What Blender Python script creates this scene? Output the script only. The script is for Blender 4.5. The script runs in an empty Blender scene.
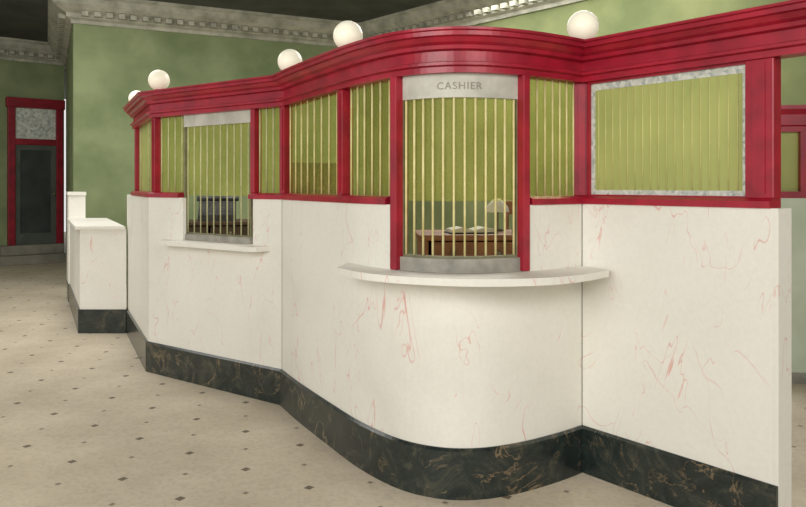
import bpy, bmesh, math, random
from mathutils import Vector, Matrix
random.seed(4)
C = bpy.context.scene.collection
EYE = 1.52; F = 740.0; CX = 403.0
def P(px, s): return Vector(((px-CX)/s, F/s))
def lin(c):
    o = []
    for v in c[:3]:
        v /= 255.0
        o.append(v/12.92 if v <= .04045 else ((v+.055)/1.055)**2.4)
    return (*o, 1)

# ---------------------------------------------------------------- materials
def base_mat(name, rough=.5, spec=.3):
    m = bpy.data.materials.new(name); m.use_nodes = True
    nt = m.node_tree; b = nt.nodes['Principled BSDF']
    b.inputs['Roughness'].default_value = rough
    b.inputs['Specular IOR Level'].default_value = spec
    return m, nt, b
def N(nt, t, **k):
    n = nt.nodes.new(t)
    for a, v in k.items(): setattr(n, a, v)
    return n
def noise(nt, scale, detail=4, rough=.55, dist=0, vec=None):
    n = N(nt, 'ShaderNodeTexNoise'); n.inputs['Scale'].default_value = scale
    n.inputs['Detail'].default_value = detail; n.inputs['Roughness'].default_value = rough
    n.inputs['Distortion'].default_value = dist
    if vec is None:
        tc = N(nt, 'ShaderNodeTexCoord'); vec = tc.outputs['Object']
    nt.links.new(vec, n.inputs['Vector'])
    return n.outputs['Fac']
def ramp(nt, fac, stops):
    r = N(nt, 'ShaderNodeValToRGB'); cr = r.color_ramp
    while len(cr.elements) < len(stops): cr.elements.new(.5)
    for e, (p, c) in zip(cr.elements, stops): e.position = p; e.color = c
    nt.links.new(fac, r.inputs['Fac']); return r.outputs['Color']
def mix(nt, fac, a, b):
    m = N(nt, 'ShaderNodeMix', data_type='RGBA')
    for s, v in ((m.inputs[0], fac), (m.inputs[6], a), (m.inputs[7], b)):
        if isinstance(v, (tuple, float, int)): s.default_value = v
        else: nt.links.new(v, s)
    return m.outputs[2]
def math_(nt, op, a, b=None):
    m = N(nt, 'ShaderNodeMath', operation=op)
    for i, v in enumerate((a, b)):
        if v is None: continue
        if isinstance(v, (float, int)): m.inputs[i].default_value = v
        else: nt.links.new(v, m.inputs[i])
    return m.outputs[0]
W, K = (1,1,1,1), (0,0,0,1)
def simple(name, c1, c2=None, scale=6, rough=.5, spec=.3, metal=0, detail=4):
    m, nt, b = base_mat(name, rough, spec)
    c2 = c2 or tuple(v*.86 for v in c1)
    col = ramp(nt, noise(nt, scale, detail), [(.35, lin(c1)), (.68, lin(c2))])
    nt.links.new(col, b.inputs['Base Color']); b.inputs['Metallic'].default_value = metal
    return m
def marble_mat():
    m, nt, b = base_mat('cream_marble', .5, .2)
    c = ramp(nt, noise(nt, 1.3, 5, .55, .3), [(.3, lin((233,230,220))), (.55, lin((228,225,214))), (.8, lin((216,213,201)))])
    fine = ramp(nt, noise(nt, 40, 4, .7), [(.35, (.96,.96,.96,1)), (.6, W)])
    mm = N(nt, 'ShaderNodeMix', data_type='RGBA', blend_type='MULTIPLY'); mm.inputs[0].default_value = 1
    nt.links.new(c, mm.inputs[6]); nt.links.new(fine, mm.inputs[7]); c = mm.outputs[2]
    tc = N(nt, 'ShaderNodeTexCoord'); mp = N(nt, 'ShaderNodeMapping'); mp.inputs['Scale'].default_value = (1.9,1.9,.7)
    nt.links.new(tc.outputs['Object'], mp.inputs['Vector'])
    for sc, lv, wd_, op, ms in ((1.5,.5,.0028,.6,3.0), (2.0,.56,.0028,.5,3.6)):
        n = noise(nt, sc, 3, .5, .9, mp.outputs[0])
        v = ramp(nt, math_(nt, 'ABSOLUTE', math_(nt, 'SUBTRACT', n, lv)), [(0, (op,op,op,1)), (wd_, K)])
        mask = ramp(nt, noise(nt, ms, 3), [(.46, K), (.56, W)])
        c = mix(nt, math_(nt, 'MULTIPLY', v, mask), c, lin((210,112,104)))
    nt.links.new(c, b.inputs['Base Color']); return m
def darkmarble_mat():
    m, nt, b = base_mat('dark_veined_marble', .22, .55)
    c0 = ramp(nt, noise(nt, 5, 8, .75, 1.4), [(.32, lin((22,31,30))), (.52, lin((40,48,45))), (.7, lin((82,80,66)))])
    n = noise(nt, 2.4, 7, .64, 1.2)
    v = ramp(nt, math_(nt, 'ABSOLUTE', math_(nt, 'SUBTRACT', n, .5)), [(0, W), (.010, K)])
    mask = ramp(nt, noise(nt, 4, 3), [(.42, K), (.6, (.75,.75,.75,1))])
    c = mix(nt, math_(nt, 'MULTIPLY', v, mask), c0, lin((154,130,98)))
    nt.links.new(c, b.inputs['Base Color']); return m
def floor_mat():
    m, nt, b = base_mat('mosaic_floor', .6, .2)
    tc = N(nt, 'ShaderNodeTexCoord'); mp = N(nt, 'ShaderNodeMapping')
    mp.inputs['Rotation'].default_value = (0,0,math.radians(33)); nt.links.new(tc.outputs['Object'], mp.inputs['Vector'])
    sep = N(nt, 'ShaderNodeSeparateXYZ'); nt.links.new(mp.outputs[0], sep.inputs[0])
    def dia(S, off, size):
        fs = []
        for i in (0,1):
            q = math_(nt, 'FRACT', math_(nt, 'ADD', math_(nt, 'DIVIDE', sep.outputs[i], S), off))
            fs.append(math_(nt, 'ABSOLUTE', math_(nt, 'SUBTRACT', q, .5)))
        return math_(nt, 'LESS_THAN', math_(nt, 'MAXIMUM', fs[0], fs[1]), size/S)
    d = math_(nt, 'MAXIMUM', dia(.44, 0, .020), math_(nt, 'MULTIPLY', dia(.44, .5, .013), .8))
    c0 = ramp(nt, noise(nt, 1.6, 6, .6), [(.3, lin((212,200,178))), (.7, lin((190,177,155)))])
    vo = N(nt, 'ShaderNodeTexVoronoi', feature='F1'); vo.inputs['Scale'].default_value = 48
    nt.links.new(mp.outputs[0], vo.inputs['Vector'])
    sp_ = N(nt, 'ShaderNodeSeparateColor'); nt.links.new(vo.outputs['Color'], sp_.inputs[0])
    g = ramp(nt, sp_.outputs[0], [(0, (.84,.84,.84,1)), (.6, W)])
    mm = N(nt, 'ShaderNodeMix', data_type='RGBA', blend_type='MULTIPLY'); mm.inputs[0].default_value = .7
    nt.links.new(c0, mm.inputs[6]); nt.links.new(g, mm.inputs[7])
    c = mix(nt, math_(nt, 'MULTIPLY', d, .85), mm.outputs[2], lin((88,76,62)))
    nt.links.new(c, b.inputs['Base Color']); return m
def glass_mat(name, c1, c2, opacity, rough=.4, tint=(.97,.96,.72,1)):
    m, nt, b = base_mat(name, rough, .3)
    nt.links.new(ramp(nt, noise(nt, 3), [(.35, lin(c1)), (.7, lin(c2))]), b.inputs['Base Color'])
    t = N(nt, 'ShaderNodeBsdfTransparent'); t.inputs[0].default_value = tint
    mx = N(nt, 'ShaderNodeMixShader'); mx.inputs[0].default_value = opacity
    nt.links.new(t.outputs[0], mx.inputs[1]); nt.links.new(b.outputs[0], mx.inputs[2])
    nt.links.new(mx.outputs[0], nt.nodes['Material Output'].inputs['Surface']); return m
def mosaic_mat(name='leaded_border_glass', sc=60):
    m, nt, b = base_mat(name, .35, .4)
    tc = N(nt, 'ShaderNodeTexCoord'); vo = N(nt, 'ShaderNodeTexVoronoi'); vo.inputs['Scale'].default_value = sc
    nt.links.new(tc.outputs['Object'], vo.inputs['Vector'])
    sp = N(nt, 'ShaderNodeSeparateColor'); nt.links.new(vo.outputs['Color'], sp.inputs[0])
    nt.links.new(ramp(nt, sp.outputs[0], [(.1, lin((160,168,162))), (.5, lin((214,216,206))), (.9, lin((186,190,178)))]), b.inputs['Base Color'])
    return m
M = dict(
 marble=marble_mat(), base=darkmarble_mat(), floor=floor_mat(),
 red=simple('crimson_lacquered_wood', (166,26,48), (134,18,38), 7, .33, .5),
 dred=simple('dark_red_painted_wood', (142,26,40), (116,20,32), 7, .5, .3),
 bar=simple('brass_bar', (230,220,164), (206,194,130), 12, .5, .3),
 barf=simple('muted_fine_brass_bar', (204,202,134), (186,184,118), 12, .5, .3),
 barg=simple('greyed_brass_bar', (206,204,160), (178,176,130), 12, .5, .3),
 bronze=simple('dull_bronze', (132,128,98), (104,102,74), 12, .5, .4),
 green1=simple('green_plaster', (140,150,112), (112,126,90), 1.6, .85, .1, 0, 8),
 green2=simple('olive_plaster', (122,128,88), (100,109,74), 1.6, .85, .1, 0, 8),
 ceil=simple('grey_ceiling_plaster', (96,98,94), (78,80,78), 1.5, .9, .1),
 corn=simple('pale_cornice_plaster', (182,180,164), (144,144,130), 5, .8, .1),
 glass=glass_mat('yellow_green_glass', (190,192,104), (160,166,84), .18),
 wglass=glass_mat('thin_yellow_green_glass', (214,212,124), (200,202,112), .12),
 glassd=glass_mat('dense_yellow_green_glass', (186,190,116), (170,178,108), .8),
 mosaic=mosaic_mat(), tglass=mosaic_mat('patterned_transom_glass', 22),
 plate=simple('grey_metal_plate', (196,194,182), (172,170,158), 9, .5, .3),
 letter=simple('faded_lettering', (146,142,128), (134,130,116), 9, .6, .2),
 sill=simple('grey_stone', (164,160,148), (128,126,116), 9, .5, .3),
 joint=simple('dark_joint', (90,84,74), (74,70,62), 9, .9, .1),
 palegreen=simple('pale_green_marble', (216,226,204), (200,212,188), 3, .6, .2),
 wood=simple('brown_oak', (150,102,66), (114,76,48), 9, .5, .3),
 dwood=simple('dark_walnut', (92,74,56), (70,56,42), 9, .5, .3),
 black=simple('black_iron', (62,62,58), (44,44,42), 9, .4, .5),
 keys=simple('grey_keys', (120,118,106), (96,94,86), 9, .6, .3),
 paper=simple('paper', (222,218,200), (204,200,182), 9, .8, .1),
 leather=simple('dark_green_leather', (48,66,54), (36,50,42), 9, .5, .3),
 slate=simple('slate_painted_door', (88,92,84), (74,80,72), 4, .6, .2),
 dglass=simple('dark_grey_door_glass', (66,72,68), (48,54,50), 2.2, .3, .3),
 step=simple('grey_step_stone', (144,138,124), (116,112,102), 3, .7, .2),
)
m, nt, b = base_mat('milk_glass', .35, .35)
b.inputs['Emission Color'].default_value = lin((250,242,214)); b.inputs['Emission Strength'].default_value = .22
nt.links.new(ramp(nt, noise(nt, 8), [(.3, lin((248,243,222))), (.7, lin((238,232,208)))]), b.inputs['Base Color'])
M['globe'] = m

# ---------------------------------------------------------------- objects
def obj(name, bm, mat, parent=None, smooth=False, loc=None):
    me = bpy.data.meshes.new(name)
    bmesh.ops.recalc_face_normals(bm, faces=bm.faces)
    bm.to_mesh(me); bm.free()
    if smooth:
        for p in me.polygons: p.use_smooth = True
    me.materials.append(M[mat] if isinstance(mat, str) else mat)
    o = bpy.data.objects.new(name, me); C.objects.link(o)
    if parent: o.parent = parent
    if loc is not None: o.location = loc
    return o
def empty(name, loc=(0,0,0), rz=0):
    o = bpy.data.objects.new(name, None); C.objects.link(o); o.location = loc; o.rotation_euler = (0,0,rz); o.empty_display_size = .1
    return o
def tag(o, label, cat, group=None):
    o['label'] = label; o['category'] = cat
    if group: o['group'] = group
    return o
def struct(name, bm, mat, parent=None):
    o = obj(name, bm, mat, parent)
    if not parent: o['kind'] = 'structure'
    return o
def box(bm, x0, x1, y0, y1, z0, z1, bev=0):
    r = bmesh.ops.create_cube(bm, size=1)
    bmesh.ops.scale(bm, vec=(x1-x0, y1-y0, z1-z0), verts=r['verts'])
    bmesh.ops.translate(bm, vec=((x0+x1)/2, (y0+y1)/2, (z0+z1)/2), verts=r['verts'])
    if bev:
        es = list({e for v in r['verts'] for e in v.link_edges})
        bmesh.ops.bevel(bm, geom=es, offset=bev, segments=2, affect='EDGES', profile=.6)
    return bm
def B(*a, bev=0): return box(bmesh.new(), *a, bev=bev)
def cyl(bm, p, r, z0, z1, seg=12, r2=None):
    q = bmesh.ops.create_cone(bm, cap_ends=True, segments=seg, radius1=r, radius2=r if r2 is None else r2, depth=z1-z0)
    bmesh.ops.translate(bm, vec=(p[0], p[1], (z0+z1)/2), verts=q['verts']); return bm
def lathe(bm, prof, seg=32):
    rings = []
    for r, z in prof:
        rings.append([bm.verts.new((r*math.cos(2*math.pi*k/seg), r*math.sin(2*math.pi*k/seg), z)) for k in range(seg)] if r > 1e-6 else [bm.verts.new((0,0,z))])
    for a, c in zip(rings, rings[1:]):
        if len(a) == 1 and len(c) == 1: continue
        for k in range(seg):
            k2 = (k+1) % seg
            if len(a) == 1: bm.faces.new((a[0], c[k], c[k2]))
            elif len(c) == 1: bm.faces.new((a[k], a[k2], c[0]))
            else: bm.faces.new((a[k], a[k2], c[k2], c[k]))
    return bm
# path helpers (plan view polylines; customer side is to the right of travel)
def offs(pts, d):
    out = []
    for i, p in enumerate(pts):
        ns = []
        if i: t = (p-pts[i-1]).normalized(); ns.append(Vector((t.y, -t.x)))
        if i < len(pts)-1: t = (pts[i+1]-p).normalized(); ns.append(Vector((t.y, -t.x)))
        n = sum(ns, Vector((0,0))).normalized()
        out.append(p + n*(d/max(.5, n.dot(ns[0]))))
    return out
def hit(pts, px):
    k = (px-CX)/F
    for i in range(len(pts)-1):
        a, c = pts[i], pts[i+1]
        fa, fc = a.x-k*a.y, c.x-k*c.y
        if fa*fc <= 0 and fa != fc: return i, a.lerp(c, fa/(fa-fc))
    return (0, pts[0].copy()) if (pts[0].x-k*pts[0].y) > 0 else (len(pts)-2, pts[-1].copy())
def sub(pts, a, c):
    i, p = hit(pts, a); j, q = hit(pts, c)
    r = [p] + [pts[k] for k in range(i+1, j+1)] + [q]
    o = [r[0]]
    for v in r[1:]:
        if (v-o[-1]).length > 1e-4: o.append(v)
    return o
def sweep(bm, pts, prof, closed=True):
    """prof: list of (outward offset, z)"""
    cols = [offs(pts, o) for o, z in prof]
    rows = [[bm.verts.new((cols[k][i].x, cols[k][i].y, prof[k][1])) for k in range(len(prof))] for i in range(len(pts))]
    n = len(prof)
    for a, c in zip(rows, rows[1:]):
        for k in range(n): bm.faces.new((a[k], a[(k+1)%n], c[(k+1)%n], c[k]))
    bm.faces.new(rows[0]); bm.faces.new(rows[-1][::-1]); return bm
def strip(bm, pts, o0, o1, z0, z1): return sweep(bm, pts, [(o1,z0),(o1,z1),(o0,z1),(o0,z0)])
def length(pts): return sum((b_-a_).length for a_, b_ in zip(pts, pts[1:]))
def along(pts, d):
    for a, c in zip(pts, pts[1:]):
        L = (c-a).length
        if d <= L or c is pts[-1]: return a + (c-a)*(d/L), (c-a).normalized()
        d -= L
def trim(pts, e, e2=None):
    r = list(pts); e2 = e if e2 is None else e2
    r[0] = r[0] + (r[1]-r[0]).normalized()*e; r[-1] = r[-1] + (r[-2]-r[-1]).normalized()*e2
    return r

# ---------------------------------------------------------------- plan
pc = P(127, 96); pB = P(148, 122.5); pA = P(282, 144.5); pE = P(582, 188); pF = P(778.5, 236.4)
ctrl = [(282,144.5),(300,155),(330,170.5),(362,186),(400,199),(440,205.5),(480,206),(520,201.5),(556,194.5),(582,188)]
cp = [P(*c) for c in ctrl]
def catmull(p, n=6):
    q = [p[0]*2-p[1]] + p + [p[-1]*2-p[-2]]; out = []
    for i in range(1, len(q)-2):
        a, b_, c, d = q[i-1:i+3]
        for k in range(n):
            t = k/n
            out.append(.5*((2*b_) + (c-a)*t + (2*a-5*b_+4*c-d)*t*t + (3*b_-a-3*c+d)*t**3))
    out.append(p[-1]); return out
arc = catmull(cp)
path = [pc, pB] + arc + [pF]
cage = offs(path, -.05)
MT = 1.42; LT = 1.09; BH = .245

# ---------------------------------------------------------------- setting
struct('floor', B(-16, 12, -3, 24, -.1, 0), 'floor')
w1a = Vector((-4.9, 11.0)); w1b = Vector((-.67, 13.1)); w2b = w1b + Vector((.658,-.753))*14
ret = Vector((-2.07, 4.3))
w1r = w1a + ret*1.0
CH = 4.3
def wall(name, a, c, mat, z1=CH, th=.2):
    t = (c-a).normalized(); n = Vector((-t.y, t.x))
    bm = bmesh.new(); vs = []
    for p in (a, c, c+n*th, a+n*th): vs.append(p)
    lo = [bm.verts.new((p.x,p.y,0)) for p in vs]; hi = [bm.verts.new((p.x,p.y,z1)) for p in vs]
    bm.faces.new(lo); bm.faces.new(hi)
    for k in range(4): bm.faces.new((lo[k], lo[(k+1)%4], hi[(k+1)%4], hi[k]))
    return struct(name, bm, mat)
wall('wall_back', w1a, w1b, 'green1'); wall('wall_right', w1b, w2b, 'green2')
wall('wall_passage', w1r, w1a, 'green1')
hu = Vector((.773,.634)); h0 = Vector((-7.3,14.5))
wall('wall_far', h0-hu*8, h0+hu*.62, 'green1')
cb = B(-16, 12, -3, 24, CH, CH+.1); struct('ceiling', cb, 'ceil')
cprof = [(0,3.92),(.03,3.92),(.04,3.97),(.10,4.0),(.10,4.06),(.2,4.10),(.28,4.16),(.30,4.24),(.34,4.26),(.34,4.30),(0,4.30)]
def cornice(name, pts, side=1):
    bm = sweep(bmesh.new(), pts, cprof)
    for a, c in zip(pts, pts[1:]):
        t = (c-a).normalized(); n = Vector((t.y,-t.x)); L = (c-a).length
        k = .15
        while k < L-.1:
            p = a+t*k+n*.15; ang = math.atan2(t.y, t.x)
            r = bmesh.ops.create_cube(bm, size=1)
            bmesh.ops.scale(bm, vec=(.09,.1,.07), verts=r['verts'])
            bmesh.ops.rotate(bm, matrix=Matrix.Rotation(ang,3,'Z'), verts=r['verts'])
            bmesh.ops.translate(bm, vec=(p.x,p.y,4.05), verts=r['verts'])
            k += .17
    return struct(name, bm, 'corn')
cornice('trim_1', [w1r, w1a, w1b, w2b])
cornice('trim_2', [h0-hu*8, h0+hu*.6])

# far door with steps
hang = math.atan2(hu.y, hu.x)
def onhall(px):
    k = (px-CX)/F; t = (k*h0.y-h0.x)/(hu.x-k*hu.y); return h0+hu*t
dA, dB = onhall(7), onhall(62); DW = (dB-dA).length; dc = (dA+dB)/2
st = empty('door_1', (dc.x, dc.y, 0), hang); st['kind'] = 'structure'
Z0 = .36; ZT = 3.18; h = DW/2
for sx in (-1, 1): obj('door_jamb', B(min(sx*h, sx*(h-.13)), max(sx*h, sx*(h-.13)), -.10, .0, Z0, ZT, bev=.012), 'dred', st)
hd = B(-h-.03, h+.03, -.13, 0, ZT-.16, ZT+.03, bev=.012); obj('door_head', hd, 'dred', st)
obj('transom_bar', B(-h+.13, h-.13, -.09, 0, 2.30, 2.42, bev=.01), 'dred', st)
obj('transom_glass', B(-h+.13, h-.13, -.04, -.002, 2.42, ZT-.16), 'tglass', st)
lf = bmesh.new(); w = h-.13
for a in ((-w,-w+.09,Z0,2.30),(w-.09,w,Z0,2.30),(-w+.09,w-.09,2.2,2.30),(-w+.09,w-.09,Z0,Z0+.22)):
    box(lf, a[0], a[1], -.06, -.004, a[2], a[3])
leaf = obj('door_leaf', lf, 'slate', st)
obj('glass_pane', B(-w+.09, w-.09, -.03, -.006, Z0+.22, 2.2), 'dglass', leaf)
kb = lathe(bmesh.new(), [(0,-.035),(.02,-.03),(.028,-.015),(.02,0),(.01,.005),(.01,.03),(0,.03)], 16)
bmesh.ops.rotate(kb, matrix=Matrix.Rotation(-math.pi/2,3,'X'), verts=kb.verts)
obj('door_knob', kb, 'bronze', leaf, True, (w-.045, -.092, 1.34))
sb = box(bmesh.new(), -h-.25, h-.02, -.42, -.002, 0.001, .18, bev=.01); s2 = empty('entrance_steps', (dc.x, dc.y, 0), hang)
tag(s2, 'two grey stone steps leading up to the red-framed door', 'steps')
obj('lower_step', sb, 'step', s2); obj('upper_step', B(-h-.15, h-.02, -.24, -.002, .18, .36, bev=.01), 'step', s2)

# ---------------------------------------------------------------- marble counter
mc = empty('marble_counter', (path[20].x, path[20].y, 0))
tag(mc, 'long curved teller counter of cream marble on a dark veined base', 'counter')
def mpart(name, bm, mat, parent=None, smooth=False, root=mc):
    o = obj(name, bm, mat, None, smooth); o.parent = parent or root
    if (parent or root) is root: o.location = -root.location
    return o
def panel(segs, name='marble_panel'):
    bm = bmesh.new()
    for i, (pts, top) in enumerate(segs): strip(bm, pts, -.03, 0, BH, top)
    return mpart(name, bm, 'marble')
G = .003
nL, nR = 393.5, 526
panel([(trim([pc, pB], 0, G), MT)])
ab = trim([pB, pA], G)
panel([(sub(ab,100,183), MT), (sub(ab,183,253), LT), (sub(ab,253,300), MT)])
ar = trim(arc, G)
panel([(sub(ar,270,nL), MT), (sub(ar,nL,nR), LT), (sub(ar,nR,600), MT)])
panel([(trim([pE, pF], G, .02), MT)])
for a, c, d in ((pc,pB,pA),(pB,pA,arc[1]),(arc[-2],pE,pF)):
    mpart('joint', strip(bmesh.new(), [c+(a-c).normalized()*G*1.02, c, c+(d-c).normalized()*G*1.02], -.028, -.0008, BH, MT-.001), 'joint')
for pts in ([pc,pB],[pB,pA],arc,[pE,pF]):
    mpart('base_slab', sweep(bmesh.new(), trim(pts,.001), [(-.03,0),(.018,0),(.018,BH-.012),(.006,BH),(-.03,BH)]), 'base')
core = bmesh.new()
for a, c, top in ((100,176,MT),(176,258,LT),(258,380,MT),(380,535,LT),(535,775,MT)):
    strip(core, sub(path,a,c), -.08, -.0305, 0, top)
mpart('counter_core', core, 'marble')
dEF = (pF-pE).normalized()
mpart('end_slab', strip(bmesh.new(), [pF-dEF*.0195, pF], -.12, 0, 0, MT), 'marble')
# ledges
LZ = 1.09
lf_front = catmull([Vector(v) for v in ((-.345,3.86),(-.18,3.61),(.05,3.455),(.33,3.38),(.64,3.42),(.87,3.56),(1.045,3.75))], 5)
back = [p for p in offs(sub(path,385,582), -.01)][::-1]
out = lf_front + [pE+Vector((.02,-.02))] + back[1:] 
out += [p for p in sub(path, 348, 384)[::-1]]
def slab(pts, z0, z1):
    bm = bmesh.new(); lo = [bm.verts.new((p.x,p.y,z0)) for p in pts]; hi = [bm.verts.new((p.x,p.y,z1)) for p in pts]
    bm.faces.new(lo); bm.faces.new(hi); n = len(pts)
    for k in range(n): bm.faces.new((lo[k], lo[(k+1)%n], hi[(k+1)%n], hi[k]))
    return bm
mpart('writing_ledge', slab(out, LZ-.035, LZ), 'marble')
seg = sub(path,168,270); t = (seg[-1]-seg[0]).normalized(); n = Vector((t.y,-t.x))
lp = [seg[0], seg[0]+n*.1+t*.03, seg[0]+n*.13+t*.07, seg[-1]+n*.13-t*.07, seg[-1]+n*.1-t*.03, seg[-1]]
mpart('writing_ledge', slab(lp, LZ-.035, LZ), 'marble')

# ---------------------------------------------------------------- red teller screen
FB, FT = 2.068, 2.273
scr = empty('teller_screen', (path[20].x, path[20].y, MT))
tag(scr, 'crimson wooden teller screen with glass and brass bars on the marble counter', 'screen')
def sp(name, bm, mat, parent=None, smooth=False):
    o = obj(name, bm, mat, parent or scr, smooth)
    if not parent: o.location = -scr.location
    return o
cend = cage[-1] + dEF*1.9
cgp = sub(cage,137,776)
fpath = cgp[:-1] + [cgp[-1], cend]
fprof = [(-.05,FB),(.045,FB),(.045,FB+.028),(.064,FB+.034),(.064,FB+.048),(.036,FB+.056),(.036,FB+.105),(.062,FB+.112),(.066,FB+.13),(.085,FB+.142),(.100,FB+.163),(.118,FB+.168),(.118,FB+.188),(.130,FB+.193),(.130,FT),(-.06,FT)]
sp('cornice', sweep(bmesh.new(), fpath, fprof), 'red')
def railseg(a, c, off=.058): sp('sill_rail', sweep(bmesh.new(), sub(cage,a,c), [(-.045,MT),(off,MT),(off,MT+.03),(.035,MT+.042),(-.045,MT+.042)]), 'red')
railseg(137,184); railseg(254,394); railseg(525,776)
def post(px, w, z0=MT+.042, d=.036, z1=FB, pth=cage):
    i, p = hit(pth, px)
    a = hit(pth, px-4)[1]; c = hit(pth, px+4)[1]; t = (c-a).normalized()
    bm = box(bmesh.new(), -w/2, w/2, -d, d, z0, z1, bev=.005)
    if w > .05: box(bm, -w*.22, w*.22, -d-.006, -d+.002, z0+.02, z1-.02)
    bmesh.ops.rotate(bm, matrix=Matrix.Rotation(math.atan2(t.y,t.x),3,'Z'), verts=bm.verts)
    bmesh.ops.translate(bm, vec=(p.x,p.y,0), verts=bm.verts)
    return sp('post', bm, 'red')
for px, w in ((138.5,.04),(157,.06),(256,.045),(286,.06),(345,.07),(581,.085),(763,.125)): post(px, w)
near = offs(path, -.035)
post(399, .046, LT+.001, .043, FB, near); post(521.5, .042, LT+.001, .043, FB, near)
post_end = cend - dEF*.08
bm = B(-.07,.07,-.05,.05,0,FB, bev=.005)
bmesh.ops.rotate(bm, matrix=Matrix.Rotation(math.atan2(dEF.y,dEF.x),3,'Z'), verts=bm.verts)
bmesh.ops.translate(bm, vec=(post_end.x,post_end.y,0), verts=bm.verts); sp('post', bm, 'red')

def bars(parent, pts, n, z0, z1, r, off, mat='bar'):
    q = offs(pts, off)
    L = length(q)
    for k in range(n):
        p, t = along(q, L*(k+.5)/n)
        obj('bar', cyl(bmesh.new(), p, r, z0, z1, 8), mat, parent, True)
WZ0, WZ1 = MT+.042, FB
for a, c, n, mat in ((141,152,2,'glassd'),(162,183,4,'glass'),(260,281,4,'glass'),(291,339,8,'glass'),(352,392,6,'glass'),(527,573,7,'glass')):
    pts = sub(cage, a-3, c+3)
    g = sp('window_pane', strip(bmesh.new(), pts, -.012, -.006, WZ0, WZ1), mat)
    bars(g, pts, n, WZ0, WZ1, .0050, .004, 'barg' if a < 280 else 'bar')
# big window
pts = sub(cage, 590, 751)
Lw = length(pts)
bd = bmesh.new()
def between(d0, d1): return [along(pts,d0)[0], along(pts,d1)[0]]
e0, e1 = .012, Lw-.012
bw = .024; bt = .036
strip(bd, between(e0,e1), -.004, .004, WZ1-.012-bt, WZ1-.012); strip(bd, between(e0,e1), -.004, .004, WZ0+.008, WZ0+.008+bw)
strip(bd, between(e0,e0+bw), -.004, .004, WZ0+.008+bw, WZ1-.012-bt); strip(bd, between(e1-bw,e1), -.004, .004, WZ0+.008+bw, WZ1-.012-bt)
g = sp('window_pane', strip(bmesh.new(), between(e0+bw,e1-bw), -.004, .001, WZ0+.008+bw, WZ1-.012-bt), 'glassd')
obj('leaded_border', bd, 'mosaic', g)
sf = bmesh.new()
strip(sf, between(0,Lw), -.02, .02, WZ1-.012, WZ1); strip(sf, between(0,Lw), -.02, .02, WZ0, WZ0+.008)
strip(sf, between(0,e0), -.02,.02,WZ0+.008,WZ1-.012); strip(sf, between(e1,Lw), -.02,.02,WZ0+.008,WZ1-.012)
sp('window_sash', sf, 'red')
bars(g, between(e0+bw,e1-bw), 18, WZ0+.008+bw, WZ1-.012-bt, .0028, .003, 'barf')
# wickets
def wicket(a, c, n, z0, z1, r, mat):
    pts = sub(cage, a, c)
    w = sp('wicket_grille', sweep(bmesh.new(), pts, [(-.008,z0-.012),(.008,z0-.012),(.008,z0),(-.008,z0)]), 'bronze')
    obj('header_plate', strip(bmesh.new(), pts, -.02, .012, z1, FB), 'plate', w)
    obj('glass_pane', strip(bmesh.new(), pts, -.02, -.015, MT+.02, z1), 'wglass', w)
    L = length(pts)
    for d0, d1 in ((0,.014),(L-.014,L)):
        obj('stile', strip(bmesh.new(), [along(pts,d0)[0], along(pts,d1)[0]], -.01, .01, z0, z1), 'bronze', w)
    obj('stone_sill', strip(bmesh.new(), sub(cage,a-1,c+1), -.05, .03, LT+.0005, z0-.012), 'sill', w)
    bars(w, pts, n, z0, z1, r, 0, mat)
    return w, pts
wicket(185, 252, 10, 1.15, 1.975, .0050, 'barg')
w, wp = wicket(402.5, 518, 12, 1.17, 1.95, .0058, 'bar')
cu = bpy.data.curves.new('letters', 'FONT'); cu.body = 'CASHIER'; cu.size = .05; cu.align_x = 'CENTER'; cu.extrude = .001; cu.space_character = 1.15
to = bpy.data.objects.new('tmp', cu); C.objects.link(to); bpy.context.view_layer.update()
me = bpy.data.meshes.new_from_object(to.evaluated_get(bpy.context.evaluated_depsgraph_get())); bpy.data.objects.remove(to)
me.name = 'lettering'; LL = length(wp)
for v in me.vertices:
    p, t = along(wp, min(LL-.001, max(.001, LL/2 + v.co.x))); nn = Vector((t.y,-t.x)); q = p + nn*(.0135+v.co.z)
    v.co = (q.x, q.y, 1.99 + v.co.y)
me.materials.clear(); me.materials.append(M['letter'])
lo = bpy.data.objects.new('lettering', me); C.objects.link(lo); lo.parent = [c for c in w.children if c.name.startswith('header')][0]

# ---------------------------------------------------------------- globe lamps
labels = {137:'small milk-glass globe lamp furthest left, at the far end of the red cornice',
          159:'milk-glass globe lamp second from left, above the left corner of the screen',
          290:'milk-glass globe lamp standing where the red cornice starts to curve out',
          348:'milk-glass globe lamp on the curved bay, left of the middle teller window',
          583:'milk-glass globe lamp above the inner corner beside the big right window'}
for px in labels:
    i, p = hit(cage, px)
    r = .085 if px != 137 else .08
    L = empty('globe_lamp', (p.x, p.y, FT)); tag(L, labels[px], 'lamp', 'globe lamps along the top of the teller screen')
    obj('lamp_base', lathe(bmesh.new(), [(0,0),(.04,0),(.042,.008),(.028,.012),(.024,.02),(.034,.024),(.034,.03),(0,.03)], 24), 'red', L, True)
    zc = .022+r*.94
    prof = [(0,zc-r)] + [(r*math.sin(math.pi*k/20), zc-r*math.cos(math.pi*k/20)) for k in range(1,20)] + [(0,zc+r)]
    obj('glass_globe', lathe(bmesh.new(), prof, 36), 'globe', L, True)

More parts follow.
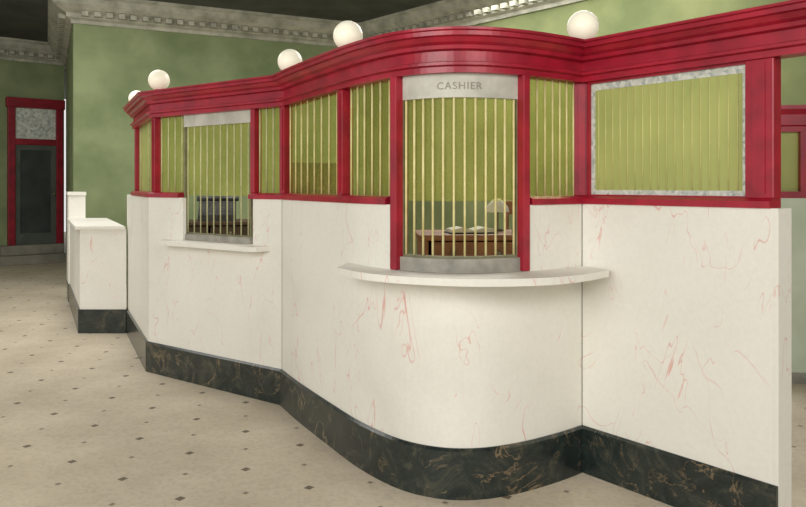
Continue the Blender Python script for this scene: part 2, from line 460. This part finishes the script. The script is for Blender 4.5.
# ---------------------------------------------------------------- low side counter
D0 = P(80, 97.5); C0 = P(126.6, 97.5)
dr = Vector((-1.07,2.13)).normalized()
lc = empty('low_counter', (D0.x, D0.y, 0)); tag(lc, 'low cream marble side counter with dark base beyond the teller screen', 'counter')
def quad(a, b_, c, d, z0, z1, out_=0):
    pts = [a,b_,c,d]
    if out_:
        cen = (a+b_+c+d)/4; pts = [p+(p-cen).normalized()*out_ for p in pts]
    return slab(pts, z0, z1)
Lr = 2.2
q = (D0, C0+Vector((-.004,0)), C0+dr*Lr+Vector((-.004,0)), D0+dr*Lr)
mpart('counter_body', quad(*q, BH, 1.065), 'marble', root=lc)
mpart('counter_base', slab([q[0]+Vector((-.015,-.012)), q[1]+Vector((0,-.012)), q[2], q[3]+Vector((-.015,0))], 0, BH), 'base', root=lc)
mpart('counter_top', slab([q[0]+Vector((-.04,-.02)), q[1]+Vector((0,-.02)), q[2], q[3]+Vector((-.04,0))], 1.065, 1.095), 'marble', root=lc)
e1_ = D0+dr*(Lr+.003)
ep = empty('marble_pier', (e1_.x, e1_.y, 0)); tag(ep, 'tall narrow cream marble pier at the back end of the low counter', 'pier')
pq = [e1_+Vector((-.02,0)), e1_+Vector((.2,0)), e1_+Vector((.2,0))+dr*.5, e1_+Vector((-.02,0))+dr*.5]
mpart('pier_shaft', slab(pq, BH, 1.39), 'marble', root=ep); mpart('pier_base', slab(pq, 0, BH), 'base', root=ep)
mpart('pier_cap', quad(*pq, 1.39, 1.43, .025), 'marble', root=ep)

# ---------------------------------------------------------------- rear partition on the right
ra, rb = Vector((2.55,5.75)), Vector((4.6,5.45))
rp = empty('rear_partition', (ra.x, ra.y, 0)); tag(rp, 'red-framed glazed partition on pale greenish panels, behind the right end of the counter', 'partition')
rpts = [ra, rb]
def rpt(name, bm, mat): return mpart(name, bm, mat, root=rp)
rpt('marble_panel', strip(bmesh.new(), rpts, -.1, 0, .08, MT), 'palegreen'); rpt('base_slab', strip(bmesh.new(), rpts, -.1, .012, 0, .08), 'sill')
rpt('sill_rail', strip(bmesh.new(), rpts, -.08, .01, MT, MT+.05), 'red'); rpt('top_rail', sweep(bmesh.new(), rpts, [(-.08,1.93),(.0,1.93),(.0,1.97),(.02,1.98),(.02,2.06),(.05,2.1),(.05,2.13),(-.08,2.13)]), 'red')
rpt('window_pane', strip(bmesh.new(), rpts, -.05, -.044, MT+.05, 1.93), 'glassd')
for d in (.04, .54, 1.1, 1.7, 2.02):
    p, t = along(rpts, d); a = p-t*.035; c = p+t*.035
    rpt('post', strip(bmesh.new(), [a,c], -.08, .004, MT+.05, 1.93), 'red')

# ---------------------------------------------------------------- furniture inside the cage
def desk(name, label, x, y, rz, w, d, hh, mat):
    t = empty(name, (x,y,0), rz); tag(t, label, 'desk')
    bm = bmesh.new()
    for a in ((-w/2+.03,-w/2+.07),(w/2-.07,w/2-.03)): box(bm, a[0], a[1], -d/2+.03, d/2-.03, 0, hh-.04)
    box(bm, -w/2+.07, w/2-.07, -d/2+.05, -d/2+.08, .15, hh-.22); box(bm, -w/2+.07, w/2-.07, d/2-.08, d/2-.05, .15, hh-.04)
    obj('desk_body', bm, mat, t)
    obj('desk_top', B(-w/2, w/2, -d/2, d/2, hh-.04, hh, bev=.008), mat, t)
    nd = 3; ww = (w-.16)/nd
    for k in range(nd):
        x0 = -w/2+.08+k*ww
        dr_ = obj('drawer', B(x0+.01, x0+ww-.01, -d/2+.02, d/2-.1, hh-.2, hh-.05, bev=.005), mat, t)
        kb = lathe(bmesh.new(), [(0,0),(.012,.0),(.01,.012),(.018,.02),(.012,.03),(0,.03)], 12)
        bmesh.ops.rotate(kb, matrix=Matrix.Rotation(math.pi/2,3,'X'), verts=kb.verts)
        bmesh.ops.translate(kb, vec=(x0+ww/2, -d/2+.02, hh-.125), verts=kb.verts)
        obj('knob', kb, 'bronze', dr_, True)
    return t
desk('standing_desk', 'brown wooden desk behind the bars of the middle teller window', .64, 5.35, .05, 1.1, .6, 1.18, 'wood')
desk('standing_desk', 'dark wooden desk behind the bars of the left teller window', -1.95, 8.4, .2, 1.5, .65, 1.12, 'dwood')
DZ = 1.18
lg = empty('open_ledger', (.48,5.24,DZ), .15); tag(lg, 'open paper ledger lying on the desk behind the middle teller window', 'book')
obj('cover', B(-.17,.17,-.11,.11,0,.008), 'leather', lg)
pg = bmesh.new()
prof = [(-.16,.010),(-.155,.03),(-.08,.044),(-.01,.026),(0,.016),(.01,.026),(.08,.044),(.155,.03),(.16,.010)]
lo_ = [pg.verts.new((x,-.1,z)) for x,z in prof]; hi_ = [pg.verts.new((x,.1,z)) for x,z in prof]
for k in range(len(prof)-1): pg.faces.new((lo_[k],lo_[k+1],hi_[k+1],hi_[k]))
pg.faces.new(lo_[::-1]); pg.faces.new(hi_); pg.faces.new((lo_[0],hi_[0],hi_[-1],lo_[-1]))
obj('pages', pg, 'paper', lg)
bk = empty('closed_book', (.88,5.2,DZ), -.2); tag(bk, 'dark green closed book at the right of the open ledger', 'book')
obj('cover', B(-.11,.11,-.08,.08,.0005,.055,bev=.005), 'leather', bk); obj('pages', B(-.105,.112,-.083,.083,.008,.047), 'paper', bk)
inkw = empty('desk_lamp', (.70,5.5,DZ)); tag(inkw, 'small pale shaded desk lamp on the desk behind the middle teller window', 'lamp')
obj('lamp_stand', lathe(bmesh.new(), [(0,0),(.06,0),(.06,.012),(.014,.022),(.010,.03),(.010,.2),(0,.2)], 20), 'bronze', inkw, True)
obj('lamp_shade', lathe(bmesh.new(), [(.09,.14),(.08,.18),(.04,.225),(.018,.24),(0,.24)], 24), 'paper', inkw, True)
am = empty('adding_machine', (-2.08,8.3,1.12), .2); tag(am, 'black desk machine with a raised keyboard behind the left teller window', 'machine')
bm = bmesh.new()
sd = [(-.2,-.2,0),(-.2,.2,0),(-.2,.2,.2),(-.2,.05,.22),(-.2,-.2,.07)]
l1 = [bm.verts.new(v) for v in sd]; l2 = [bm.verts.new((-v[0],v[1],v[2])) for v in sd]
bm.faces.new(l1); bm.faces.new(l2[::-1])
for k in range(5): bm.faces.new((l1[k], l1[(k+1)%5], l2[(k+1)%5], l2[k]))
obj('machine_body', bm, 'black', am)
for r_ in range(4):
    ky = box(bmesh.new(), -.175, .175, -.18+r_*.05, -.14+r_*.05, .07+r_*.03, .085+r_*.03)
    for c_ in range(8): cyl(ky, (-.15+c_*.043, -.16+r_*.05), .011, .08+r_*.03, .10+r_*.03, 8)
    obj('key_row', ky, 'keys', am)
rl = bmesh.new(); q_ = bmesh.ops.create_cone(rl, cap_ends=True, segments=16, radius1=.03, radius2=.03, depth=.46)
bmesh.ops.rotate(rl, matrix=Matrix.Rotation(math.pi/2,3,'Y'), verts=rl.verts); bmesh.ops.translate(rl, vec=(0,.12,.245), verts=rl.verts)
obj('paper_roller', rl, 'black', am, True)
ch = empty('wooden_chair', (1.02,6.3,0), -.4); tag(ch, 'brown wooden office chair behind the desk of the middle teller window', 'chair')
obj('seat', B(-.22,.22,-.22,.22,.62,.66,bev=.012), 'wood', ch)
for sx in (-1,1):
    for sy in (-1,1): obj('leg', cyl(bmesh.new(), (sx*.18,sy*.18), .016, 0, .62, 10, .02), 'wood', ch, True)
    obj('back_post', cyl(bmesh.new(), (sx*.19,.2), .016, .66, 1.36, 10), 'wood', ch, True)
obj('back_rail', B(-.22,.22,.185,.215,1.26,1.38,bev=.01), 'wood', ch)
for k in range(5): obj('spindle', cyl(bmesh.new(), (-.12+.06*k,.2), .008, .66, 1.26, 8), 'wood', ch, True)
fc = empty('filing_cabinet', (-.78,6.9,0), .1); tag(fc, 'dark wooden filing cabinet behind the narrow barred windows of the bay', 'cabinet')
obj('cabinet_body', B(-.3,.3,-.25,.3,0,1.72,bev=.01), 'dwood', fc)
for k in range(5):
    d_ = obj('drawer', B(-.27,.27,-.27,-.25,.08+k*.32,.37+k*.32,bev=.004), 'dwood', fc)
    obj('handle', B(-.05,.05,-.285,-.27,.2+k*.32,.22+k*.32), 'bronze', d_)

# ---------------------------------------------------------------- light
wd = bpy.data.worlds.new('w'); bpy.context.scene.world = wd; wd.use_nodes = True
wd.node_tree.nodes['Background'].inputs[0].default_value = (1,.99,.965,1); wd.node_tree.nodes['Background'].inputs[1].default_value = .88
def area(name, loc, size, power, target, col=(1,.985,.95)):
    l = bpy.data.lights.new(name, 'AREA'); l.shape = 'RECTANGLE'; l.size, l.size_y = size; l.energy = power; l.color = col
    o = bpy.data.objects.new(name, l); C.objects.link(o); o.location = loc
    o.rotation_euler = (Vector(target)-Vector(loc)).to_track_quat('-Z','Y').to_euler(); return o
area('left_fill_light', (-3.5,-1.5,3.2), (5,2.5), 260, (0,6,1))  # added fill from behind left of the camera; no window there
area('hall_light', (-5.0,8.5,4.2), (4,6), 250, (-5.2,9,0))
area('office_light', (1.2,8.2,4.2), (4,4), 320, (1,8,0))
area('front_light', (2.5,-1,3.9), (3,2), 130, (2,5,1))

cd = bpy.data.cameras.new('camera'); cam = bpy.data.objects.new('camera', cd); C.objects.link(cam)
cam.location = (0,0,EYE); cam.rotation_euler = (math.pi/2,0,0)
cd.sensor_width = 36; cd.lens = F/806*36; cd.shift_y = -68.5/806; cd.clip_end = 100
bpy.context.scene.camera = cam
try: bpy.context.scene.view_settings.view_transform = 'Standard'
except Exception: pass
